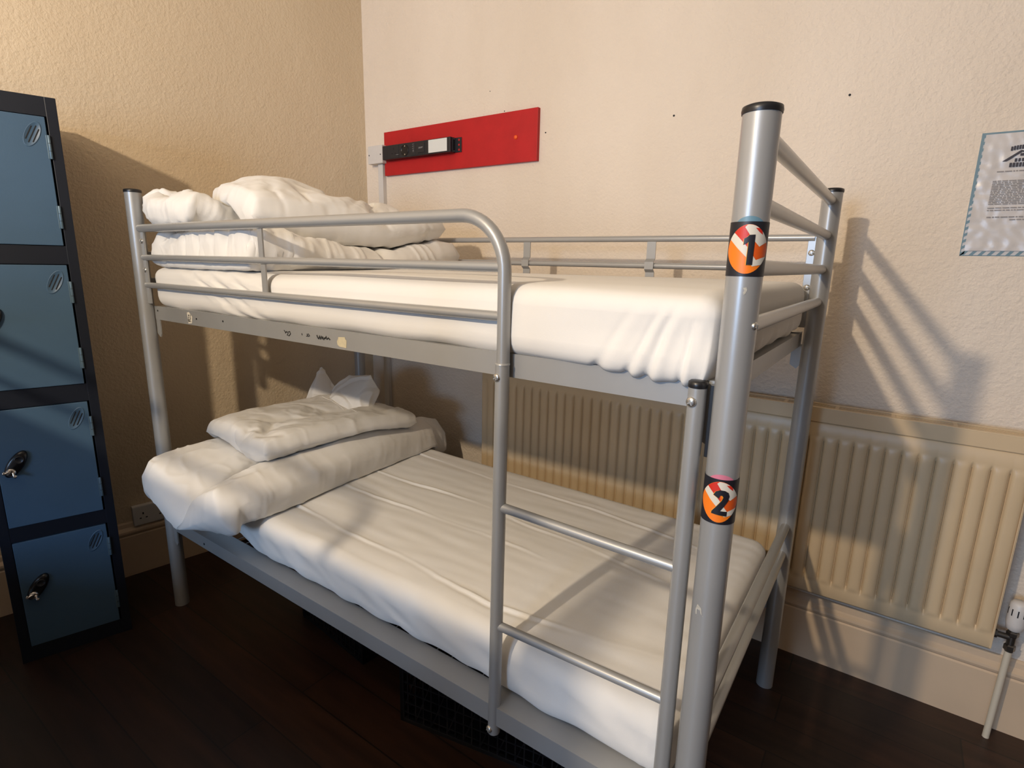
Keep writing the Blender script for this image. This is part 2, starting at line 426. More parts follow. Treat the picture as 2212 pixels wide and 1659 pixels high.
            if lvl == 'upper' and s == 1:
                bm = BM(); box(bm, L - .0325, yf - .012, zb - .075, L - .0255, yf + .012, zb + hh - .004, .001); k_ = obj('corner_insert', bm, M['black'], sr); k_['label'] = 'black plastic insert between rail and post'
            if lvl == 'upper' and s == 1: marks(sr, yf, zb)
            if lvl == 'lower' and s == 1:
                bm = BM(); lathe(bm, [(.004, -.001), (.004, .0006)], (.26, yf - .0002, zb + .018), 'y', 10); obj('bolt_hole', bm, M['slot'], sr)
        for x, s in ((.03, 1), (L - .03, -1)):
            bm = BM(); pr = [(x, 0, zb + .002), (x, 0, zb + hh - .004), (x + s * .03, 0, zb + hh - .004), (x + s * .03, 0, zb + hh - .008), (x + s * .004, 0, zb + hh - .008), (x + s * .004, 0, zb + .002)]
            strip_extrude(bm, pr, (0, .02, 0), (0, W - .02, 0)); obj('cross_rail', bm, g, root)
        # welded wire base
        bm = BM(); zt = zb + hh - .003; ya_ = .018 if lvl == 'upper' else .049
        k = .07
        while k < L - .05:
            tube(bm, [(k, ya_, zt), (k, W - ya_, zt)], .0016, 6, False); k += .05
        k = .09
        while k < W - .06:
            tube(bm, [(.04, k, zt - .003), (L - .04, k, zt - .003)], .0016, 6, False); k += .1
        obj('wire_base', bm, g, root)
    # ---- ladder
    dz = .0
    for nm, x, zt in (('a', lx1, 1.157), ('b', lx2, 1.170)):
        bm = BM(); tube(bm, [(x - (.006 if nm == 'a' else -.001), -.002, .302), (x, -.002, zt)], .0142, 18)
        st = obj('ladder_stile', bm, g, root)
        screw(st, (x - .004, -.0155, zt - .026), (-.1, -1, 0), .0085)
        screw(st, (x - .010, -.0155, .315), (-.25, -1, 0), .0085)
        bm = BM()
        if nm == 'b':
            lathe(bm, [(.0146, zt - .004), (.0152, zt), (.0146, zt + .005), (.011, zt + .0075), (.001, zt + .008)], (x, -.002, 0), n=20)
            c = obj('end_cap', bm, M['black'], st); c['label'] = 'black plastic cap'
        else:
            lathe(bm, [(.0150, zt - .002), (.0150, zt + .0015), (.0135, zt + .002)], (x, -.002, 0), n=20); obj('sleeve_collar', bm, g, st)
    for za, zb_ in ((.857, .852), (.579, .590)):
        bm = BM(); tube(bm, [(lx1 + .006, -.002, za), (lx2 - .006, -.002, zb_)], .0100, 14); obj('ladder_rung', bm, g, root)
    return root

def marks(sr, yf, zb):
    """torn stickers and pen scribbles on the upper front rail"""
    y = yf - .0006; rnd = random.Random(4)
    def flat(pts, m, nm, lab, yy=y):
        bm = BM(); f = bm.faces.new([bm.verts.new((x, yy, z)) for x, z in pts]); bmesh.ops.triangulate(bm, faces=[f])
        o = obj(nm, bm, m, sr)
        if lab: o['label'] = lab
        return o
    x0, z0 = .272, 1.1515
    bm = BM()
    poly(bm, [(x0 - .016, y, z0 + .016), (x0 - .002, y, z0 + .019), (x0 + .018, y, z0 + .004), (x0 + .012, y, z0 - .017), (x0 - .012, y, z0 - .02)], 0)
    for k in range(34):
        a, c = x0 - .012 + rnd.random() * .018, z0 - .016 + rnd.random() * .024; w, h = .0015 + rnd.random() * .003, .001 + rnd.random() * .003
        poly(bm, [(a, y - .0004, c), (a + w, y - .0004, c), (a + w, y - .0004, c + h), (a, y - .0004, c + h)], 1)
    o = obj('torn_sticker', bm, [M['sk_white'], M['marker']], sr); o['label'] = 'torn white sticker with black print'
    x0, z0 = 1.045, 1.147
    flat([(x0 - .014, z0 + .012), (x0 + .012, z0 + .014), (x0 + .013, z0 + .009), (x0 + .018, z0 + .006), (x0 + .016, z0 - .013), (x0 - .010, z0 - .012), (x0 - .018, z0 - .008), (x0 - .02, z0 + .001), (x0 - .014, z0 + .008)], M['stkpaper'], 'torn_sticker', 'cream remnant of a paper sticker')
    def scribble(*strokes):
        bm = BM()
        for pts, r in strokes: tube(bm, [(x, y, z) for x, z in pts], r, 6)
        o = obj('pen_scribble', bm, M['marker'], sr); o['label'] = 'black marker scribble'
    scribble(([(.800, 1.156), (.806, 1.152), (.806, 1.149), (.812, 1.154), (.818, 1.149), (.813, 1.144), (.822, 1.143), (.829, 1.149), (.826, 1.155), (.819, 1.153)], .0013))
    scribble(([(.881, 1.150), (.880, 1.155)], .0011))
    scribble(([(.900, 1.149), (.906, 1.152), (.902, 1.155), (.909, 1.156), (.914, 1.151), (.906, 1.149)], .0012))
    scribble(([(.945, 1.156), (.948, 1.150), (.952, 1.147), (.956, 1.155), (.959, 1.147), (.963, 1.155), (.966, 1.148), (.969, 1.154), (.973, 1.147), (.976, 1.152), (.979, 1.150), (.983, 1.156), (.986, 1.149), (.992, 1.153), (.998, 1.149)], .0016))
    for x, z in ((.316, 1.151), (.48, 1.156), (.045, 1.16)):
        bm = BM(); lathe(bm, [(.003, -.001), (.003, .0006)], (x, yf - .0002, z), 'y', 10); obj('bolt_hole', bm, M['slot'], sr)
bed = build_bed()

# ------------------------------------------------------------------ mattresses in fitted sheets
def lin(a, b, n): return [a + (b - a) * k / n for k in range(n + 1)]
def axis_samples(h, r, n):
    e = [-h + r * (1 - math.cos(t * PI / 2 / 4)) for t in range(4)]
    m = lin(-h + r, h - r, n)
    return e + m + [-v for v in e[::-1]]
def rounded_box(hx, hy, hz, r, nx, ny, nz):
    bm = BM(); ax = [axis_samples(hx, r, nx), axis_samples(hy, r, ny), axis_samples(hz, r, nz)]; hs = (hx, hy, hz); cache = {}
    def vert(p):
        k = tuple(round(c, 6) for c in p)
        if k not in cache:
            q = Vector([max(-h + r, min(h - r, c)) for c, h in zip(p, hs)]); d = Vector(p) - q
            cache[k] = bm.verts.new(q + d.normalized() * r if d.length > 1e-9 else Vector(p))
        return cache[k]
    for a in range(3):
        b, c = [k for k in range(3) if k != a]
        for s in (-1, 1):
            for i in range(len(ax[b]) - 1):
                for j in range(len(ax[c]) - 1):
                    vs = []
                    for u, v in ((i, j), (i + 1, j), (i + 1, j + 1), (i, j + 1)):
                        p = [0, 0, 0]; p[a] = s * hs[a]; p[b] = ax[b][u]; p[c] = ax[c][v]; vs.append(vert(p))
                    try: f = bm.faces.new(vs); f.smooth = True
                    except ValueError: pass
    bmesh.ops.recalc_face_normals(bm, faces=bm.faces)
    return bm
def sstep(a, b, x):
    t = max(0., min(1., (x - a) / (b - a))); return t * t * (3 - 2 * t)
def ridge(d, w): return math.exp(-(d / w) ** 2)

def seg_ridge(x, y, pts, w):
    best = 0
    for (xa, ya), (xb, yb) in zip(pts, pts[1:]):
        if xa <= x <= xb:
            t = (x - xa) / (xb - xa); d = y - (ya + (yb - ya) * t)
            best = max(best, ridge(d, w))
    return best
def mattress_lower():
    x0, x1, y0, y1, z0, z1 = .045, 1.945, .022, .900, .379, .520
    cx, cy, cz = (x0 + x1) / 2, (y0 + y1) / 2, (z0 + z1) / 2
    bm = rounded_box((x1 - x0) / 2, (y1 - y0) / 2, (z1 - z0) / 2, .045, 170, 190, 8)
    cre = [[(.30, .18), (.584, .165), (1.0, .145), (1.445, .116), (1.728, .158), (1.9, .2)], [(.3, .37), (.63, .37), (1.2, .385), (1.45, .36)], [(.3, .52), (.57, .535), (1.112, .55), (1.33, .515), (1.756, .463)], [(.3, .79), (.55, .79), (.96, .752), (1.436, .758), (1.8, .70)]]
    for v in bm.verts:
        p = v.co; X, Y, Z = p.x + cx, p.y + cy, p.z + cz
        top = sstep(.0, .06, p.z); fr = sstep(-.35, -.42, p.y)
        # crown of the top and gentle unevenness
        dz = .010 * math.cos(p.y / .45 * PI / 2) * top + .006 * top * noise.noise(Vector((X * 1.7, Y * 3, 0)))
        for k, c in enumerate(cre):
            fade = sstep(.3, .6, X) * (1 - sstep(1.3, 1.85, X) * (.5 if k else .3))
            wob = .012 * noise.noise(Vector((X * 4, k * 7.3, 0))) + .003 * noise.noise(Vector((X * 17, k * 2.3, 0)))
            r = seg_ridge(X, Y + wob, c, .0042) - .6 * seg_ridge(X, Y + wob + .011, c, .007) + .25 * seg_ridge(X, Y + wob * 2.5 - .03, c, .006) * max(0, noise.noise(Vector((X * 4, k, 8))) * 2)
            dz += .0036 * r * fade * top * max(.12, min(1.2, .6 + 1.5 * noise.noise(Vector((X * 3.1, k * 3.1, 4)))))
        dz += .0018 * top * noise.noise(Vector((X * 5 + Y * 9, Y * 24 - X * 3, 3)))
        p.z += dz
        # sheet pulled and puckered along the front
        pk = noise.noise(Vector((X * 5.2, Z * 9, 1.7))) * .011 + noise.noise(Vector((X * 15 + Z * 22, Z * 12, 5))) * .006
        p.y += fr * pk
        low = sstep(.02, -.06, p.z)
        p.z += fr * low * (.010 * noise.noise(Vector((X * 4.5, 9, 1))) + .006 * noise.noise(Vector((X * 13, 2, 1))))
        # head corner pulled in, so that the wires show beside it
        p.y += fr * .050 * (1 - sstep(.12, .62, X)); p.x += .03 * fr * (1 - sstep(.04, .16, X))
        # gathered corner near the ladder post
        g = fr * sstep(1.86, 1.93, X)
        p.y += g * .006 * math.sin(X * 240 + Z * 30) ; p.x += .004 * math.sin(Z * 90) * sstep(1.93, 1.945, X)
        p += Vector((cx, cy, cz))
    o = obj('mattress', bm, M['sheet'])
    tag(o, 'lower bunk mattress in a creased white sheet', 'mattress'); return o

def mattress_upper():
    x0, x1, y0, y1, z0, z1 = .040, 1.952, .013, .905, 1.1772, 1.313
    cx, cy, cz = (x0 + x1) / 2, (y0 + y1) / 2, (z0 + z1) / 2
    bm = rounded_box((x1 - x0) / 2, (y1 - y0) / 2, (z1 - z0) / 2, .036, 420, 44, 22)
    for v in bm.verts:
        p = v.co; X, Y, Z = p.x + cx, p.y + cy, p.z + cz
        top = sstep(.0, .06, p.z); fr = sstep(-.36, -.43, p.y); en = sstep(.90, .945, p.x)
        low = sstep(.0, -.068, p.z)
        p.z += top * (.006 * noise.noise(Vector((X * 2, Y * 4, 0))) + .004 * math.cos(p.y * 3.3)) + top * fr * (-.006 + .004 * noise.noise(Vector((X * 3, 0, 4))))
        # long pull lines at the head end, slanting down to the foot
        for k, xs in enumerate((.30, .40, .52, .64)):
            d = (X - xs) - (1.30 - Z) * 2.6
            p.y += fr * .0045 * (ridge(d, .03) - ridge(d + .05, .035)) * (1 - sstep(.65, .8, X))
        # soft waves of the middle
        p.y += fr * .006 * noise.noise(Vector((X * 3.5, Z * 8, 2)))
        # bulge over the rail at the open end: the sheet hangs outside the angle iron
        ov = fr * sstep(1.50, 1.62, X)
        p.y -= ov * (.010 + .012 * low * sstep(1.6, 1.8, X))
        p.z -= fr * low * (.006 + .010 * sstep(1.65, 1.9, X) + .005 * noise.noise(Vector((X * 7, 4, 1))))
        # gathered pleats by the post
        for k, (xs, sl, am, wd) in enumerate(((1.842, .62, .0014, .013), (1.880, .50, .0026, .008), (1.897, .33, .0034, .0095), (1.931, .20, .0036, .006), (1.944, .05, .0030, .0055))):
            d = (X - xs) + (1.300 - Z) * sl + .007 * noise.noise(Vector((Z * 13, k * 5, 0)))
            a = am * sstep(.066, -.02, p.z)
            p.y -= fr * a * (ridge(d, wd) - 1.1 * ridge(d + wd * 1.5, wd * .55) - .3 * ridge(d - wd * 2.2, wd * 1.4))
            p.z -= fr * sstep(-.045, -.068, p.z) * .0035 * (ridge(d, wd * 1.5) - 1.6 * ridge(d + wd * 2., wd * .7))
        # foot end: sheet folds
        for k, ys in enumerate((.10, .2, .33, .5, .7)):
            d = Y - ys + (1.25 - Z) * (.5 - .2 * k)
            p.x += en * .005 * (ridge(d, .015) - ridge(d + .03, .02)) * low
        p.z -= en * low * (.004 + .006 * noise.noise(Vector((Y * 9, 4, 1))))
        p += Vector((cx, cy, cz))
        if p.y > .011 and fr > 0 and X < 1.5: pass
    for v in bm.verts:                        # press flat against the guard bars
        if v.co.x < 1.54 and v.co.y < .0118: v.co.y = .0118
    o = obj('mattress', bm, M['sheet'])
    tag(o, 'upper bunk mattress in a smooth white sheet gathered at its foot corner', 'mattress'); return o
matt_low = mattress_lower(); matt_up = mattress_upper()

# ------------------------------------------------------------------ bedding: cloth cases, filled and let fall
def case_mesh(nx, ny, sx, sy, t, flat=.0, seed=0, warp=None, crease=.8):
    """closed cushion: two sheets of cloth joined round the rim"""
    bm = BM(); top = {}; bot = {}
    for i in range(nx + 1):
        for j in range(ny + 1):
            u, v = 2 * i / nx - 1, 2 * j / ny - 1
            e = max(0, 1 - u ** 6) ** .5 * max(0, 1 - v ** 6) ** .5
            x, y = u * sx / 2, v * sy / 2
            if warp: x, y = warp(x, y)
            h = t / 2 * (flat + (1 - flat) * e) * (1 if e > 1e-6 else 0)
            n = .006 * noise.noise(Vector((x * 14 + seed, y * 14, seed)))
            top[i, j] = bm.verts.new((x, y, h + n * e))
            bot[i, j] = top[i, j] if i in (0, nx) or j in (0, ny) else bm.verts.new((x, y, -h + n * e))
    for i in range(nx):
        for j in range(ny):
            f = bm.faces.new((top[i, j], top[i + 1, j], top[i + 1, j + 1], top[i, j + 1])); f.smooth = True
            f = bm.faces.new((bot[i, j + 1], bot[i + 1, j + 1], bot[i + 1, j], bot[i, j])); f.smooth = True
    if crease:
        cl = bm.edges.layers.float.new('crease_edge')
        rim = [top[i, 0] for i in range(nx + 1)] + [top[nx, j] for j in range(1, ny + 1)] + [top[i, ny] for i in range(nx - 1, -1, -1)] + [top[0, j] for j in range(ny - 1, 0, -1)]
        for a, b in zip(rim, rim[1:] + rim[:1]):
            e = bm.edges.get((a, b))
            if e: e[cl] = crease
    return bm

def settle(o, colliders, frames, vol=1., pf=150, grav=.35, mass=.3, shrink=-.08, bend=.3, tens=10, quality=7):
    for c in colliders:
        if not any(m.type == 'COLLISION' for m in c.modifiers):
            c.modifiers.new('Collision', 'COLLISION')
        c.collision.thickness_outer = .003; c.collision.cloth_friction = 20; c.collision.damping = .6
    b = BM(); b.from_mesh(o.data); v0 = abs(b.calc_volume()); b.free()
    m = o.modifiers.new('Cloth', 'CLOTH'); s = m.settings
    s.quality = quality; s.mass = mass; s.air_damping = 2.5
    s.tension_stiffness = s.compression_stiffness = tens; s.shear_stiffness = tens * .5; s.bending_stiffness = bend
    s.shrink_min = shrink; s.use_pressure = True; s.use_pressure_volume = True
    s.target_volume = v0 * vol; s.pressure_factor = pf; s.uniform_pressure_force = 0
    s.effector_weights.gravity = grav
    m.collision_settings.distance_min = .003; m.collision_settings.collision_quality = 3
    m.point_cache.frame_start = 1; m.point_cache.frame_end = frames
    for f in range(1, frames + 1): SC.frame_set(f)
    dg = bpy.context.evaluated_depsgraph_get()
    me = bpy.data.meshes.new_from_object(o.evaluated_get(dg))
    o.modifiers.clear(); o.data = me; me.name = o.name
    for p in me.polygons: p.use_smooth = True
    SC.frame_set(1)
    return o
def proxy(x0, y0, z0, x1, y1, z1):
    bm = BM(); box(bm, x0, y0, z0, x1, y1, z1); bmesh.ops.subdivide_edges(bm, edges=bm.edges, cuts=5, use_grid_fill=True)
    return obj('proxy', bm, M['grey'])
def unsettle():
    for o in list(bpy.data.objects):
        for m in list(o.modifiers):
            if m.type == 'COLLISION': o.modifiers.remove(m)
def place(bm, loc, rz, rx=0, ry=0):
    mt = Matrix.Translation(loc) @ Matrix.Rotation(rz, 4, 'Z') @ Matrix.Rotation(rx, 4, 'X') @ Matrix.Rotation(ry, 4, 'Y')
    for v in bm.verts: v.co = mt @ v.co
    return bm
def smooth_sub(o, lv=1):
    m = o.modifiers.new('Subdivision', 'SUBSURF'); m.levels = lv; m.render_levels = lv
def ridged(q): return (1 - abs(noise.noise(q)) * 1.9)
def crumple(o, fn, lv=1):
    """refine the settled cloth once and press creases into it; fn(co, normal) -> height"""
    smooth_sub(o, lv)
    me = bpy.data.meshes.new_from_object(o.evaluated_get(bpy.context.evaluated_depsgraph_get()))
    o.modifiers.clear(); o.data = me; me.name = o.name
    ns = [v.normal.copy() for v in me.vertices]
    for v, n in zip(me.vertices, ns): v.co += n * fn(v.co, n)
    for p in me.polygons: p.use_smooth = True
def folds(c, k, seed, warp=.35, sx=1, sy=1, sz=1):
    w = noise.noise_vector(c * k * .6 + Vector((seed, 0, 0))) * warp
    q = Vector((c.x * sx, c.y * sy, c.z * sz)) * k + w + Vector((0, seed, 0))
    return max(0, ridged(q)) ** 3
def bedding():
    # plain blocks take the place of mattresses and bars while the cloth falls; they are removed afterwards
    lo = proxy(.05, -.035, .30, 1.94, .90, .522); up = proxy(.04, .012, 1.10, 1.95, .905, 1.312)
    pst = proxy(-.026, -.026, 0, .026, .026, 1.56); pst2 = proxy(-.026, W - .026, 0, .026, W + .026, 1.56); fr = proxy(-.02, -.09, 1.18, 1.9, .006, 1.445); hd = proxy(-.12, .0, 1.2, .012, W, 1.545); bk = proxy(0, W - .006, 1.1, 1.9, 1.0, 1.445)
    ends = proxy(-.1, .03, .40, .012, W - .03, .60)
    prox = (lo, up, pst, pst2, fr, hd, bk, ends)
    # ---- lower bunk: folded duvet, pillow lying on it with the open end of its case sticking up
    bm = case_mesh(52, 100, .51, 1.06, .20, .65, 3.1, None, .6)
    place(bm, (.300, .465, .640), .07)
    d = obj('duvet', bm, M['linen'])
    settle(d, [lo, pst, pst2, ends], 28, .78, 150, .4, .3, -.10, .08)
    tag(d, 'white duvet folded into a thick slab on the lower bunk, under the pillow', 'duvet')
    bm = case_mesh(44, 66, .47, .66, .14, .3, 9.2, None, .9)
    place(bm, (.300, .455, .79), -.07, .01, .02)
    p = obj('pillow', bm, M['linen'])
    settle(p, [d, pst2], 26, .78, 120, .35, .3, -.03, .25)
    tag(p, 'white pillow lying on the folded duvet of the lower bunk', 'pillow')
    # ---- upper bunk
    bm = case_mesh(48, 80, .57, .83, .15, .55, 5.7, None, .4)
    place(bm, (.325, .470, 1.40), 0.0)
    d2 = obj('duvet', bm, M['linen'])
    settle(d2, [up, fr, hd, bk], 26, .85, 150, .4, .3, -.14, .06)
    tag(d2, 'white duvet bundled up on the upper bunk behind the guard rail', 'duvet')
    bm = case_mesh(34, 46, .25, .42, .14, .35, 1.9, None, .3)
    place(bm, (.155, .235, 1.50), .12, 0, .06)
    r = obj('folded_corner', bm, M['linen'])
    settle(r, [d2, fr, hd], 24, .85, 100, .4, .3, -.25, .03)
    r.parent = d2
    bm = case_mesh(44, 70, .42, .74, .17, .35, 4.4, None, .7)
    place(bm, (.405, .475, 1.575), -.12, .0, .05)
    p2 = obj('pillow', bm, M['linen'])
    settle(p2, [d2, r, bk, hd], 24, .9, 120, .35, .3, -.05, .08)
    tag(p2, 'white pillow on top of the bundled duvet of the upper bunk', 'pillow')
    crumple(d, lambda c, n: .0035 * folds(c, 7, 2.2) + .003 * folds(c, 15, 5.1, .5) * (.4 + .6 * sstep(.3, .0, c.y)))
    crumple(p, lambda c, n: .0030 * folds(c, 7.5, 8.2, .4, 1, .55, 1) + .0016 * folds(c, 17, 3.7, .5))
    crumple(d2, lambda c, n: sstep(1.318, 1.345, c.z) * (.015 * folds(c, 10, 1.3, .7) * sstep(.40, .06, c.y) + .0045 * folds(c, 9, 7.3, .3, .3, 2.2, .5) + .006 * folds(c, 19, 4.4, .7) * sstep(.4, .06, c.y) - .020 * folds(c, 8.5, 6.6, .8) * sstep(.09, .03, c.y)))
    crumple(r, lambda c, n: .011 * folds(c, 11, 3.3, .7) + .005 * folds(c, 23, 6.1, .7))
    crumple(p2, lambda c, n: .0028 * folds(c, 7, 1.2, .4, 1, .55, 1) + .0014 * folds(c, 17, 9.7, .5))
    for v in r.data.vertices: v.co += Vector((-.05, -.012, .012))
    for v in d2.data.vertices: v.co.z -= .009 * sstep(1.365, 1.318, v.co.z)
    for o, zl, yl in ((d2, 1.462, .0135), (r, 1.452, .018)):      # keep clear of the guard bars
        for v in o.data.vertices:
            if v.co.z < zl and v.co.y < yl: v.co.y = yl
    for o in prox: bpy.data.objects.remove(o)
    unsettle()
    for o in (d, p, d2, r, p2):
        vs = [v.co for v in o.data.vertices]; print('SIM', o.name, [(round(min(c[k] for c in vs), 3), round(max(c[k] for c in vs), 3)) for k in range(3)])
    return d, p, d2, r, p2
import time as _t
_t0 = _t.time()
duvet_low, pillow_low, duvet_up, corner_up, pillow_up = bedding()
print('SIMTIME', round(_t.time() - _t0, 1))
#@@PART3
# ------------------------------------------------------------------ pillowcase ends (open flaps standing up at the back corner)
def flap(pts, base_pts, parent, th=.006, seed=0, nu=16, nv=14):
    """cloth flap between a base line and a top line (lists of points), with soft creases"""
    def at(line, t):
        k = t * (len(line) - 1); i = min(int(k), len(line) - 2); return Vector(line[i]).lerp(Vector(line[i + 1]), k - i)
    bm = BM(); g = [[], []]
    for s in (0, 1):
        for i in range(nu + 1):
            row = []
            for j in range(nv + 1):
                a, b = at(base_pts, i / nu), at(pts, i / nu); q = a.lerp(b, j / nv)
                o = .010 * noise.noise(q * 14 + Vector((seed, 0, 0))) + .02 * math.sin(j / nv * PI) * math.sin(i / nu * PI)
                row.append(bm.verts.new(q + Vector((.5, -.85, 0)) * (o + s * th)))
            g[s].append(row)
    for i in range(nu):
        for j in range(nv):
            for s in (0, 1):
                q = (g[s][i][j], g[s][i + 1][j], g[s][i + 1][j + 1], g[s][i][j + 1]); bm.faces.new(q).smooth = True
    edge = [(i, 0) for i in range(nu)] + [(nu, j) for j in range(nv)] + [(nu - i, nv) for i in range(nu)] + [(0, nv - j) for j in range(nv)]
    for a, b in zip(edge, edge[1:] + edge[:1]):
        bm.faces.new((g[0][a[0]][a[1]], g[0][b[0]][b[1]], g[1][b[0]][b[1]], g[1][a[0]][a[1]]))
    bmesh.ops.recalc_face_normals(bm, faces=bm.faces)
    o = obj('pillowcase_end', bm, M['linen'], parent); crumple(o, lambda c, n: .009 * folds(c, 11, seed, .6) - .003, 2); o['label'] = 'pointed open end of the white pillowcase'
    return o
flap([(.00, .755, .76), (-.065, .745, .838), (-.05, .745, .846), (.03, .74, .775), (.09, .73, .74)], [(-.05, .62, .67), (0, .60, .69), (.05, .60, .70), (.10, .60, .70), (.14, .62, .70)], pillow_low, seed=2)
flap([(.072, .715, .758), (.10, .72, .795), (.17, .722, .834), (.24, .725, .846), (.31, .73, .855), (.335, .735, .82), (.35, .745, .79)], [(.14, .60, .69), (.17, .58, .71), (.20, .58, .71), (.26, .58, .71), (.32, .60, .70), (.35, .62, .69), (.375, .66, .68)], pillow_low, seed=5)
from mathutils.bvhtree import BVHTree
def hem_seam(o, pts, r=.0016):
    """stitched hem of the pillowcase, laid on the cloth"""
    bv = BVHTree.FromPolygons([v.co for v in o.data.vertices], [p.vertices for p in o.data.polygons]); out = []
    for k in range(25):
        t = k / 24 * (len(pts) - 1); i = min(int(t), len(pts) - 2); q = Vector(pts[i]).lerp(Vector(pts[i + 1]), t - i)
        h = bv.ray_cast(Vector((q.x, q.y, 3)), Vector((0, 0, -1)))
        if h[0]: out.append(h[0] + Vector((0, 0, .0002)))
    bm = BM(); tube(bm, out, r, 8); s_ = obj('hem_seam', bm, M['seam'], o); s_['label'] = 'stitched hem line across the pillowcase'
hem_seam(pillow_low, [(.14, .60, 0), (.30, .585, 0), (.40, .55, 0), (.452, .53, 0)])
hem_seam(pillow_up, [(.24, .62, 0), (.40, .60, 0), (.52, .58, 0)])

# ------------------------------------------------------------------ four-door locker
def build_locker():
    th = math.radians(16.67)
    root = thing('locker', 'tall dark locker with four blue doors beside the head of the bunk', 'locker', (.022, -.185, 0), PI / 2 - th)
    w, d, h = .304, .365, 1.80
    D = [(1.371, 1.745), (.932, 1.315), (.485, .874), (.055, .434)]; s = .027
    bm = BM(); F = M['lockframe']
    box(bm, -w, .012, .0, -w + .0015, d, h); box(bm, -.0015, .012, .0, 0, d, h); box(bm, -w, d - .0015, 0, 0, d, h); box(bm, -w, .012, h - .0015, 0, d, h)
    for z0, z1 in D: box(bm, -w, .02, z0 - .02, 0, d, z0 - .0185)
    body = obj('body', bm, F, root)
    bm = BM()
    box(bm, -w, 0, 0, -w + s, .02, h, .0015); box(bm, -s, 0, 0, 0, .02, h, .0015)
    zs = [h] + [z for z0, z1 in D for z in (z1, z0)] + [0]
    for a, b in zip(zs[::2], zs[1::2]): box(bm, -w + s - .001, .0006, b, -s + .001, .02, a, .001)
    obj('front_frame', bm, F, root)
    for i, (z0, z1) in enumerate(D):
        bm = BM(); x0, x1 = -w + s + .0015, -s - .005
        box(bm, x0, -.0035, z0 + .0015, x1, .012, z1 - .002, .0018)
        dr = obj('door', bm, M['lockdoor'], root); dr['label'] = 'blue steel locker door'
        # pressed oval with three slanting slots
        vx, vz, tl = -.066, z1 - .054, math.radians(25)
        R = Matrix.Translation((vx, -.0035, vz)) @ Matrix.Rotation(tl, 4, 'Y')
        bm = BM(); n = 36; ra, rb = .0175, .040
        rings = []
        for q, y in ((1.0, .0002), (.97, -.0012), (.92, -.0016), (.86, -.0006), (.001, -.0006)):
            rings.append([bm.verts.new(R @ Vector((ra * q * math.cos(2 * PI * k / n), y, rb * q * math.sin(2 * PI * k / n)))) for k in range(n)])
        for a, b in zip(rings, rings[1:]):
            for k in range(n): bm.faces.new((a[k], b[k], b[(k + 1) % n], a[(k + 1) % n])).smooth = True
        for sx, ln in ((-.0088, .021), (0, .027), (.0088, .021)):
            box(bm, sx - .0014, -.0014, -ln, sx + .0014, -.0002, ln, .0004, 1, R)
        v = obj('vent', bm, [M['lockdoor'], M['slot']], dr); v['label'] = 'raised oval vent with three slots'
        for hz in (z1 - .086, z0 + .086):
            bm = BM(); box(bm, x1 - .004, -.0045, hz - .0335, x1 + .006, -.0015, hz + .0335, .001)
            lathe(bm, [(.0032, hz - .0335), (.0036, hz - .0325), (.0036, hz + .0325), (.0032, hz + .0335)], (x1 + .003, -.0045, 0), n=12)
            for q in (-.011, .011): lathe(bm, [(.0038, hz + q - .0006), (.0038, hz + q + .0006)], (x1 + .003, -.0045, 0), n=12, mi=1)
            obj('hinge', bm, [M['lockhinge'], M['slot']], dr)
        # oval rotary lock: black plate, dished knob, chrome hasp below
        lx, lz = -.231, (z0 + .212) if i else z0 + .22
        R = Matrix.Translation((lx, -.0035, lz)) @ Matrix.Rotation(math.radians(33), 4, 'Y')
        bm = BM(); n = 36
        rings = []
        for q, y in ((1.0, 0), (1.0, -.004), (.93, -.009), (.78, -.012), (.001, -.0125)):
            rings.append([bm.verts.new(R @ Vector((.0205 * q * math.cos(2 * PI * k / n), y, .047 * q * math.sin(2 * PI * k / n)))) for k in range(n)])
        for a, b in zip(rings, rings[1:]):
            for k in range(n): bm.faces.new((a[k], b[k], b[(k + 1) % n], a[(k + 1) % n])).smooth = True
        lk = obj('lock_handle', bm, M['blackgloss'], dr); lk['label'] = 'glossy black oval lock handle with a chrome hasp'
        b2 = BM()
        lathe(b2, [(.0125, -.0118), (.0125, -.0135), (.010, -.0140), (.009, -.0128), (.001, -.0126)], (0, 0, .017), 'y', 24, 0)
        for t in (-.35, .35):
            tube(b2, [(.011 * math.cos(t + PI / 2 + k * .3 * (1 if t > 0 else -1)) * 1.45, -.019 - .005 * math.sin(k * .5), -.024 - .010 * math.sin(k * .55)) for k in range(6)], .0034, 8, mi=1)
        lathe(b2, [(.0125, -.012), (.0125, -.0165), (.0100, -.0185), (.001, -.019)], (0, 0, -.026), 'y', 20, 1)
        box(b2, -.0015, -.0200, -.0335, .0015, -.0184, -.0185, 0, 2)
        for v in b2.verts: v.co = R @ v.co
        hs = obj('hasp', b2, [M['black'], M['chrome'], M['slot']], dr); hs['label'] = 'chrome padlock hasp'
    return root
build_locker()

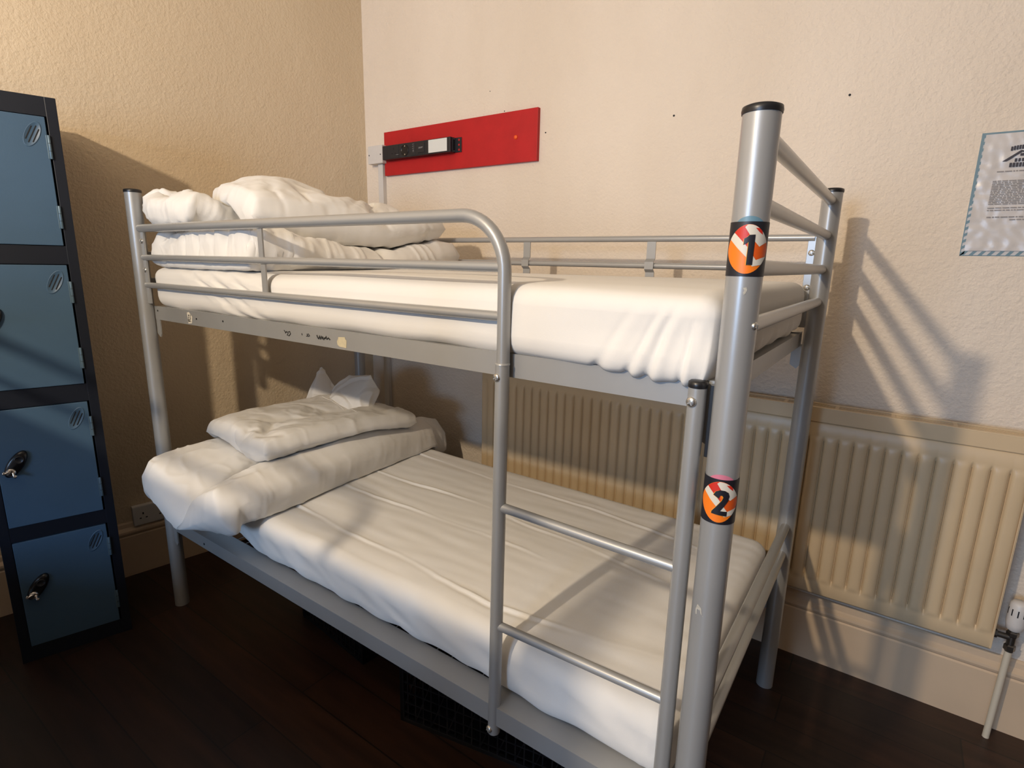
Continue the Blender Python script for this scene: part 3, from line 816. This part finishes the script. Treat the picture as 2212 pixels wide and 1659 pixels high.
# ------------------------------------------------------------------ wall fixtures
def fixtures():
    # red board
    bm = BM(); box(bm, -.020, YB - .018, 1.760, .877, YB, 1.9615, .0012)
    tag(obj('backing_board', bm, M['red']), 'long red painted board fixed to the wall above the bunk', 'board')
    bm = BM(); lathe(bm, [(.0085, -.002), (.0085, -.004), (.0075, -.0065), (.004, -.0078), (.0005, -.008)], (.772, YB - .018 + .002, 1.859), 'y', 20)
    tag(obj('push_pin', bm, M['orange']), 'small round orange pin in the red board', 'pin')
    # power and usb strip
    y1 = YB - .0182; y0 = 1.112
    st = thing('power_strip', 'black power strip with socket and pale light panel on the red board', 'power strip', (.22, y1, 1.86))
    o = Vector((-.22, -y1, -1.86)); T = Matrix.Translation(o)
    tl = lambda bm: [setattr(v, 'co', v.co + o) for v in bm.verts] and bm
    bm = BM(); box(bm, .004, y0, 1.8265, .442, y1, 1.8905, .003); obj('housing', tl(bm), M['strip'], st)
    bm = BM(); box(bm, .441, y1 - .004, 1.8275, .480, y1 - .0005, 1.8895, .001); box(bm, .440, y1 - .022, 1.8275, .444, y1 - .001, 1.8895, .001)
    for z in (1.838, 1.8585, 1.879): lathe(bm, [(.0046, y1 - .0046), (.0046, y1 - .0038)], (.467, 0, z), 'y', 14, 1)
    for z in (1.833, 1.884): lathe(bm, [(.003, .4438), (.003, .4448)], (0, y1 - .012, z), 'x', 10, 2)
    b = obj('mounting_bracket', tl(bm), [M['strip'], M['red'], M['steel']], st); b['label'] = 'slotted end bracket'
    bm = BM(); lathe(bm, [(.0255, y0 - .0002), (.0255, y0 - .002), (.0235, y0 - .0024), (.0205, y0 - .0004), (.0195, y0 + .0045), (.0005, y0 + .0045)], (.158, 0, 1.8585), 'y', 32)
    for dx in (-.0095, .0095): lathe(bm, [(.0024, y0 + .003), (.0024, y0 + .0046)], (.158 + dx, 0, 1.8585), 'y', 10, 1)
    for dz in (-.019, .019): box(bm, .155, y0 - .001, 1.8585 + dz - .0035, .161, y0 + .003, 1.8585 + dz + .0035, 0, 1)
    b = obj('socket', tl(bm), [M['socket'], M['steel']], st); b['label'] = 'round glossy black socket'
    bm = BM(); box(bm, .050, y0 - .0012, 1.831, .118, y0 + .002, 1.886, .001)
    for dx, dz, a, c in ((0, .012, .002, .0045), (-.011, -.009, .0035, .002), (.011, -.009, .0035, .002)): box(bm, .084 + dx - a, y0 - .0016, 1.859 + dz - c, .084 + dx + a, y0 - .0006, 1.859 + dz + c, 0, 1)
    for k in range(4): box(bm, .100 + k * .0045, y0 - .0015, 1.843, .1022 + k * .0045, y0 - .0009, 1.8447, 0, 2)
    obj('socket_plate', tl(bm), [M['strip'], M['slot'], M['print']], st)
    bm = BM(); box(bm, .200, y0 - .0010, 1.832, .228, y0 + .002, 1.886, .001)
    for z in (1.876, 1.866): box(bm, .207, y0 - .0016, z - .002, .221, y0 - .0006, z + .002, 0, 1)
    for z in (1.8795, 1.871, 1.8625): box(bm, .208, y0 - .0016, z - .0005, .220, y0 - .0009, z + .0005, 0, 2)
    for z in (1.855, 1.851, 1.847): box(bm, .211, y0 - .0016, z - .0005, .218, y0 - .0009, z + .0005, 0, 2)
    b = obj('usb_panel', tl(bm), [M['strip'], M['slot'], M['print']], st)
    bm = BM(); box(bm, .238, y0 - .0014, 1.832, .290, y0 + .002, 1.886, .0012); box(bm, .242, y0 - .0032, 1.838, .286, y0 - .0010, 1.879, .0014)
    obj('light_switch', tl(bm), M['strip'], st)
    # the word on the switch
    cu = bpy.data.curves.new('switch_lettering', 'FONT'); cu.body = 'LIGHT'; cu.size = .0095; cu.align_x = 'CENTER'; cu.align_y = 'CENTER'; cu.extrude = .0002
    ob = bpy.data.objects.new('switch_lettering', cu); C.objects.link(ob); ob.matrix_world = Matrix.Translation((.264, y0 - .0036, 1.860)) @ Matrix.Rotation(PI / 2, 4, 'X')
    me = bpy.data.meshes.new_from_object(ob.evaluated_get(bpy.context.evaluated_depsgraph_get())); mw = Matrix.Translation(o) @ Matrix.Translation((.264, y0 - .0036, 1.860)) @ Matrix.Rotation(PI / 2, 4, 'X')
    bpy.data.objects.remove(ob); me.transform(mw); me.materials.clear(); me.materials.append(M['print'])
    ob = bpy.data.objects.new('switch_lettering', me); C.objects.link(ob); ob.parent = st
    bm = BM(); box(bm, .310, y0 - .0012, 1.8325, .4225, y0 + .002, 1.8875, .0012); b = obj('light_panel', tl(bm), M['wplate'], st); b['label'] = 'pale rectangular light panel'
    # junction box and trunking
    bm = BM(); box(bm, -.113, 1.122, 1.8175, -.008, YB, 1.9015, .0025)
    jb = obj('junction_box', bm, M['wplast']); tag(jb, 'white plastic junction box at the end of the red board', 'junction box')
    for x in (-.1035, -.022):
        bm = BM(); lathe(bm, [(.0032, 1.1226), (.0032, 1.1214)], (x, 0, 1.858), 'y', 12); obj('screw', bm, M['slot'], jb)
    bm = BM(); box(bm, -.064, 1.142, .24, -.030, YB, 1.8172, .002)
    tag(obj('cable_trunking', bm, M['wplast']), 'narrow white cable trunking running down from the junction box', 'trunking')
    # outlet low on the left wall
    ang = math.atan2(.18, 1); nx = Vector((1, -.18, 0)).normalized()
    so = thing('wall_socket', 'white double wall socket low on the wall behind the bed head', 'socket', (LWX(.07), .07, .262), math.atan2(nx.y, nx.x))
    bm = BM(); box(bm, 0, -.073, -.043, .026, .073, .043, .004); obj('face_plate', bm, M['wplast'], so)
    for y in (-.036, .036):
        bm = BM()
        for dy, dz, a, c in ((0, .008, .0025, .0045), (-.011, -.012, .0035, .0022), (.011, -.012, .0035, .0022)): box(bm, .0255, y + dy - a, dz - c, .0266, y + dy + a, dz + c)
        obj('pin_holes', bm, M['slot'], so)
fixtures()

# ------------------------------------------------------------------ laminated notice
def notice():
    x0, x1, z0, z1, y = 2.289, 2.522, 1.396, 1.716, YB
    rt = thing('notice', 'laminated notice with a striped teal border on the right of the wall', 'notice', (x0, y, z0))
    w, h = x1 - x0, z1 - z0
    nx, nz = 40, 50
    def sheet(ya, a, b, c, d, amp, mi, bm, n=1):
        g = [[bm.verts.new((a + (c - a) * i / nx, -ya - amp * (noise.noise(Vector((i * .35 + j * .16, j * .38, 2))) * .5 + .5), b + (d - b) * j / nz)) for j in range(nz + 1)] for i in range(nx + 1)]
        for i in range(nx):
            for j in range(nz):
                f = bm.faces.new((g[i][j], g[i + 1][j], g[i + 1][j + 1], g[i][j + 1])); f.material_index = mi; f.smooth = True
    bm = BM(); box(bm, 0, -.0012, 0, w, -.0002, h); obj('border', bm, M['lam'], rt)
    # teal edge strips and the slanting dashes of the border
    bm = BM(); t = .0055
    box(bm, 0, -.0016, h - t * .8, w, -.0011, h); box(bm, 0, -.0016, 0, .0022, -.0011, h); box(bm, w - .0022, -.0016, 0, w, -.0011, h); box(bm, 0, -.0016, 0, w, -.0011, .0018)
    k = 0
    n = 12
    for q in range(n):
        a = w * q / n; sl = .009
        v = [bm.verts.new(p) for p in ((a, -.0017, .001), (a + .009, -.0017, .001), (a + .009 + sl, -.0017, .0125), (a + sl, -.0017, .0125))]
        if a + .009 + sl < w: bm.faces.new(v)
    for q in range(19):
        a = h * q / 19
        v = [bm.verts.new(p) for p in ((.001, -.0017, a), (.010, -.0017, a + .006), (.010, -.0017, a + .0135), (.001, -.0017, a + .0085))]
        if a + .0135 < h and (q < 9 or q % 1 == 0): bm.faces.new(v[::-1])
    box(bm, 0, -.0019, h * .42, .0062, -.0013, h)
    b = obj('border_stripes', bm, M['teal'], rt); b['label'] = 'teal slanting border stripes'
    bm = BM(); sheet(.0020, .0085, .0135, w - .0085, h - .005, .0042, 0, bm); obj('paper_sheet', bm, M['paper'], rt)
    # crest: a curved bar of letters, a roof of two strokes, two words below
    bm = BM(); cx, cz = w / 2 - .028, h - .070
    yy = -.0072
    def pl(pts): 
        f = bm.faces.new([bm.verts.new((cx + x, yy, cz + z)) for x, z in pts]); return f
    for k in range(9):
        x = -.024 + k * .0053; z = .020 + .0028 * (1 - ((k - 4) / 4) ** 2)
        pl([(x, z), (x + .0042, z), (x + .0042, z + .010), (x, z + .010)])
    pl([(-.037, -.006), (-.028, -.006), (.003, .018), (-.003, .020)]); pl([(-.003, .020), (.003, .018), (.034, -.008), (.024, -.006)]) 
    pl([(-.003, .006), (.004, .006), (.004, .012), (-.003, .012)])
    for k in range(4): pl([(-.012 + k * .007, -.008), (-.007 + k * .007, -.008), (-.007 + k * .007, .000), (-.012 + k * .007, .000)])
    for k in range(7): pl([(-.021 + k * .0065, -.021), (-.0158 + k * .0065, -.021), (-.0158 + k * .0065, -.0105), (-.021 + k * .0065, -.0105)])
    c = obj('crest', bm, M['ink'], rt); c['label'] = 'dark printed crest'
    # lines of small print
    bm = BM(); rnd = random.Random(2)
    def line(za, xa, xb, hh=.0022):
        x = xa
        while x < xb:
            l = min(.003 + rnd.random() * .012, xb - x)
            bm.faces.new([bm.verts.new(p) for p in ((x, yy, za), (x + l, yy, za), (x + l, yy, za + hh), (x, yy, za + hh))]); x += l + .002
    def block(name, rows):
        nonlocal bm
        bm = BM()
        for r in rows: line(*r)
        b = obj(name, bm, M['inkpale'], rt); b['label'] = 'small grey print'
    z = h - .102
    block('heading_line', [(z, .045, w - .05)])
    z -= .024
    block('paragraph', [(z - k * .0042, .040, w - .03) for k in range(15)]); z -= .069
    block('paragraph', [(z - k * .006, .040, w - .03) for k in range(2)]); z -= .024
    block('footer_line', [(z, .042, w - .03, .0026), (z - .007, .09, w - .08, .0026)])
notice()

# ------------------------------------------------------------------ radiator with its valve
def radiator():
    x0, x1, z0, z1 = .688, 2.518, .306, .932
    yf = 1.048; yb = 1.118
    rt = thing('radiator', 'long cream ribbed radiator on the wall behind the bunk', 'radiator', (x0, yb, z0))
    o = Vector((-x0, -yb, -z0))
    def fin(bm):
        for v in bm.verts: v.co += o
        return bm
    # ribbed front panel
    pitch = .0402; n = 45; m0 = .022
    zs = [z0, z0 + .006, z0 + .040, z0 + .046, z0 + .052, z0 + .058, z0 + .066] + lin(z0 + .08, z1 - .13, 6) + [z1 - .118, z1 - .108, z1 - .100, z1 - .094, z1 - .088, z1 - .052, z1 - .046]
    prof = []
    x = x0
    prof.append((x0, .0))
    for k in range(n):
        a = x0 + m0 + k * pitch
        for t, dpt in ((0, 1.), (.035, .85), (.085, .33), (.17, .08), (.30, 0), (.55, 0), (.72, .05), (.86, .2), (.94, .45)): prof.append((a + t * pitch, dpt))
    prof.append((x0 + m0 + n * pitch, 1.)); prof.append((x1, .0))
    bm = BM(); grid = []
    for (x, dpt) in prof:
        row = []
        for z in zs:
            e = sstep(z0 + .042, z0 + .064, z) * (1 - sstep(z1 - .112, z1 - .090, z))
            edge = .004 if z in (zs[0], zs[-1]) else 0
            bulge = .003 * sstep(z0 + .046, z0 + .058, z) * (1 - sstep(z1 - .106, z1 - .094, z)) * (1 - dpt)
            row.append(bm.verts.new((x, yf + .013 * dpt * e + edge - bulge, z)))
        grid.append(row)
    for a, b in zip(grid, grid[1:]):
        for j in range(len(zs) - 1):
            f = bm.faces.new((a[j], b[j], b[j + 1], a[j + 1])); f.smooth = True
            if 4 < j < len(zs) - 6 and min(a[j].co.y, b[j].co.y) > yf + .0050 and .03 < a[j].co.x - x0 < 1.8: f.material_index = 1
    bot = [(r[0], bm.verts.new((r[0].co.x, yf + .016, z0))) for r in grid]
    for (a, b), (c, d) in zip(bot, bot[1:]): bm.faces.new((a, b, d, c))
    top = [(r[-1], bm.verts.new((r[-1].co.x, yf + .016, zs[-1]))) for r in grid]
    for (a, b), (c, d) in zip(top, top[1:]): bm.faces.new((a, c, d, b))
    bmesh.ops.recalc_face_normals(bm, faces=bm.faces)
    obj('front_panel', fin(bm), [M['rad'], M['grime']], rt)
    # back panel, side covers and the top grille
    bm = BM(); box(bm, x0 + .004, yb - .014, z0, x1 - .004, yb, z1 - .05, .003); box(bm, x0 + .02, yf + .02, z0 + .05, x1 - .02, yb - .02, z1 - .06)
    obj('back_panel', fin(bm), M['rad'], rt)
    for xa, xb in ((x0 - .003, x0 + .002), (x1 - .002, x1 + .003)):
        bm = BM(); box(bm, xa, yf - .001, z0 + .004, xb, yb + .002, z1 - .004, .0015); obj('side_cover', fin(bm), M['rad'], rt)
    bm = BM()
    box(bm, x0, yf - .003, z1 - .046, x1, yf + .004, z1 - .004, .002); box(bm, x0, yf - .003, z1 - .006, x1, yf + .012, z1, .0015); box(bm, x0, yb - .010, z1 - .03, x1, yb + .002, z1, .0015)
    for ya in (yf + .018, yf + .032, yf + .046): box(bm, x0, ya, z1 - .006, x1, ya + .006, z1 - .002)
    x = x0 + .06
    while x < x1 - .03:
        box(bm, x, yf + .010, z1 - .0055, x + .010, yb - .008, z1 - .0015); x += .145
    obj('top_grille', fin(bm), M['rad'], rt)
    bm = BM(); box(bm, x0 + .004, yf + .012, z1 - .055, x1 - .004, yb - .012, z1 - .030); obj('fin_block', fin(bm), M['raddark'], rt)
    for xx in (x0 + .3, x1 - .3):
        bm = BM(); box(bm, xx, yb - .001, z0 + .05, xx + .03, YB - .0008, z1 - .08, .001); obj('wall_bracket', fin(bm), M['rad'], rt)
    # valve
    vx, vy = 2.566, 1.094
    vt = thing('radiator_valve', 'white thermostatic valve and cream pipe at the end of the radiator', 'radiator valve', (vx, vy, 0))
    bm = BM(); lathe(bm, [(.0115, .362), (.0185, .368), (.0215, .385), (.0215, .425), (.020, .446), (.014, .453), (.001, .454)], n=28)
    hd = obj('thermostat_head', bm, M['wplast'], vt); hd['label'] = 'white ribbed thermostat head'
    for k in range(10):
        a = 2 * PI * k / 10 + .2
        bm = BM(); q = Matrix.Rotation(a, 4, 'Z'); box(bm, .0208, -.0014, .412, .0218, .0014, .432, 0, 0, q); 
        sl = obj('slot', bm, M['slot'], hd)
    bm = BM(); tube(bm, [(0, 0, .295), (0, 0, .362)], .0098, 16); tube(bm, [(-.050, 0, .338), (.004, 0, .338)], .0088, 16)
    lathe(bm, [(.012, .343), (.0145, .346), (.0145, .356), (.012, .360)], n=6, smooth=False); lathe(bm, [(.010, .296), (.0135, .300), (.0135, .314), (.010, .318)], n=6, smooth=False)
    lathe(bm, [(.012, -.047), (.012, -.032)], (0, 0, .338), 'x', 6, 0, False)
    obj('valve_body', bm, M['valve'], vt)
    bm = BM(); tube(bm, [(-.004, 0, .0), (0, 0, .297)], .0085, 16); obj('pipe', bm, M['cream'], vt)
radiator()

# ------------------------------------------------------------------ black lattice crates under the bunk
def crate(loc, rz, sx, sy, h, label):
    rt = thing('storage_crate', label, 'crate', loc, rz, 'lattice crates under the bunk')
    def wall(p0, p1, name):
        bm = BM(); d = (Vector(p1) - Vector(p0)); L_ = d.length; ang = math.atan2(d.y, d.x)
        mt = Matrix.Translation(p0) @ Matrix.Rotation(ang, 4, 'Z'); t = .004
        box(bm, 0, 0, h - .022, L_, .012, h, .002, 0, mt); box(bm, 0, 0, 0, L_, .010, .014, .001, 0, mt)
        for e in (0, L_ - .014): box(bm, e, 0, 0, e + .014, .010, h, .001, 0, mt)
        n = max(3, int(L_ / .026))
        for k in range(1, n): box(bm, L_ * k / n - .002, .002, .012, L_ * k / n + .002, .006, h - .02, 0, 0, mt)
        m = 6
        for k in range(1, m): box(bm, .01, .002, h * k / m - .002, L_ - .01, .006, h * k / m + .002, 0, 0, mt)
        # diagonal lattice
        for k in range(0, n, 2):
            a = L_ * k / n; tube(bm, [mt @ Vector((a, .004, .014)), mt @ Vector((min(L_ - .01, a + .06), .004, h - .022))], .0017, 5, False)
        obj(name, bm, M['crate'], rt)
    wall((0, 0, 0), (sx, 0, 0), 'lattice_wall'); wall((sx, 0, 0), (sx, sy, 0), 'lattice_wall'); wall((sx, sy, 0), (0, sy, 0), 'lattice_wall'); wall((0, sy, 0), (0, 0, 0), 'lattice_wall')
    bm = BM(); box(bm, .004, .004, 0, sx - .004, sy - .004, .006); obj('base', bm, M['crate'], rt)
crate((1.118, .109, 0), .20, .56, .38, .205, 'black plastic lattice crate under the bunk, nearer the ladder')
crate((.45, .235, 0), -.10, .40, .36, .185, 'black plastic lattice crate under the bunk, farther from the ladder')

# ------------------------------------------------------------------ the second bunk across the aisle (throws the shade on locker and floor)
def copy_tree(o, parent=None, depth=0):
    c = o.copy(); C.objects.link(c); c.parent = parent
    for ch in o.children: copy_tree(ch, c)
    return c
def second_bunk():
    # the facing bunk is the mirror image: ladder end away from the lockers
    b = copy_tree(bed); b.scale = (1, -1, 1); b.location = (-.50, -.865, 0)
    tag(b, 'second grey bunk bed across the aisle, outside the picture', 'bunk bed')
    for src, lab in ((matt_low, 'lower white mattress of the bunk across the aisle'), (matt_up, 'upper white mattress of the bunk across the aisle')):
        c = src.copy(); C.objects.link(c); c.scale = (1, -1, 1); c.location = (-.50, -.865, 0); tag(c, lab, 'mattress')
second_bunk()

# ------------------------------------------------------------------ camera
def camera():
    cd = bpy.data.cameras.new('camera'); cam = bpy.data.objects.new('camera', cd); C.objects.link(cam)
    yaw, pitch, roll, f = -.6068, -.2173, .0217, 1183.46
    cd.sensor_fit = 'HORIZONTAL'; cd.sensor_width = 36; cd.lens = f / 2212 * 36; cd.clip_start = .02
    cy, sy, cp, sp = math.cos(yaw), math.sin(yaw), math.cos(pitch), math.sin(pitch)
    fwd = Vector((sy * cp, cy * cp, sp)); r = Vector((cy, -sy, 0)); u = r.cross(fwd)
    r, u = r * math.cos(roll) + u * math.sin(roll), -r * math.sin(roll) + u * math.cos(roll)
    m = Matrix((r, u, -fwd)).transposed().to_4x4(); m.translation = (2.1683, -.8544, 1.3493)
    cam.matrix_world = m; SC.camera = cam
camera()

# ------------------------------------------------------------------ light: a bare ceiling lamp and a dull window
def light(name, kind, loc, power, col, **k):
    ld = bpy.data.lights.new(name, kind); ld.energy = power; ld.color = col
    for a, v in k.items(): setattr(ld, a, v)
    o = bpy.data.objects.new(name, ld); C.objects.link(o); o.location = loc; return o
light('ceiling_lamp_light', 'POINT', (1.28, -2.15, 2.40), 182, (1, .82, .60), shadow_soft_size=.042)
w = light('window_daylight', 'AREA', (1.40, -4.21, 1.60), 82, (.40, .64, 1), shape='RECTANGLE', size=1.18, size_y=1.18)
w.rotation_euler = (PI / 2, 0, 0)
wd = bpy.data.worlds.new('world'); SC.world = wd; wd.use_nodes = True
wd.node_tree.nodes['Background'].inputs[0].default_value = (.55, .7, 1, 1); wd.node_tree.nodes['Background'].inputs[1].default_value = .3
SC.view_settings.view_transform = 'Standard'; SC.view_settings.look = 'None'
SC.view_settings.exposure = 0; SC.view_settings.gamma = 1; SC.view_settings.use_curve_mapping = False
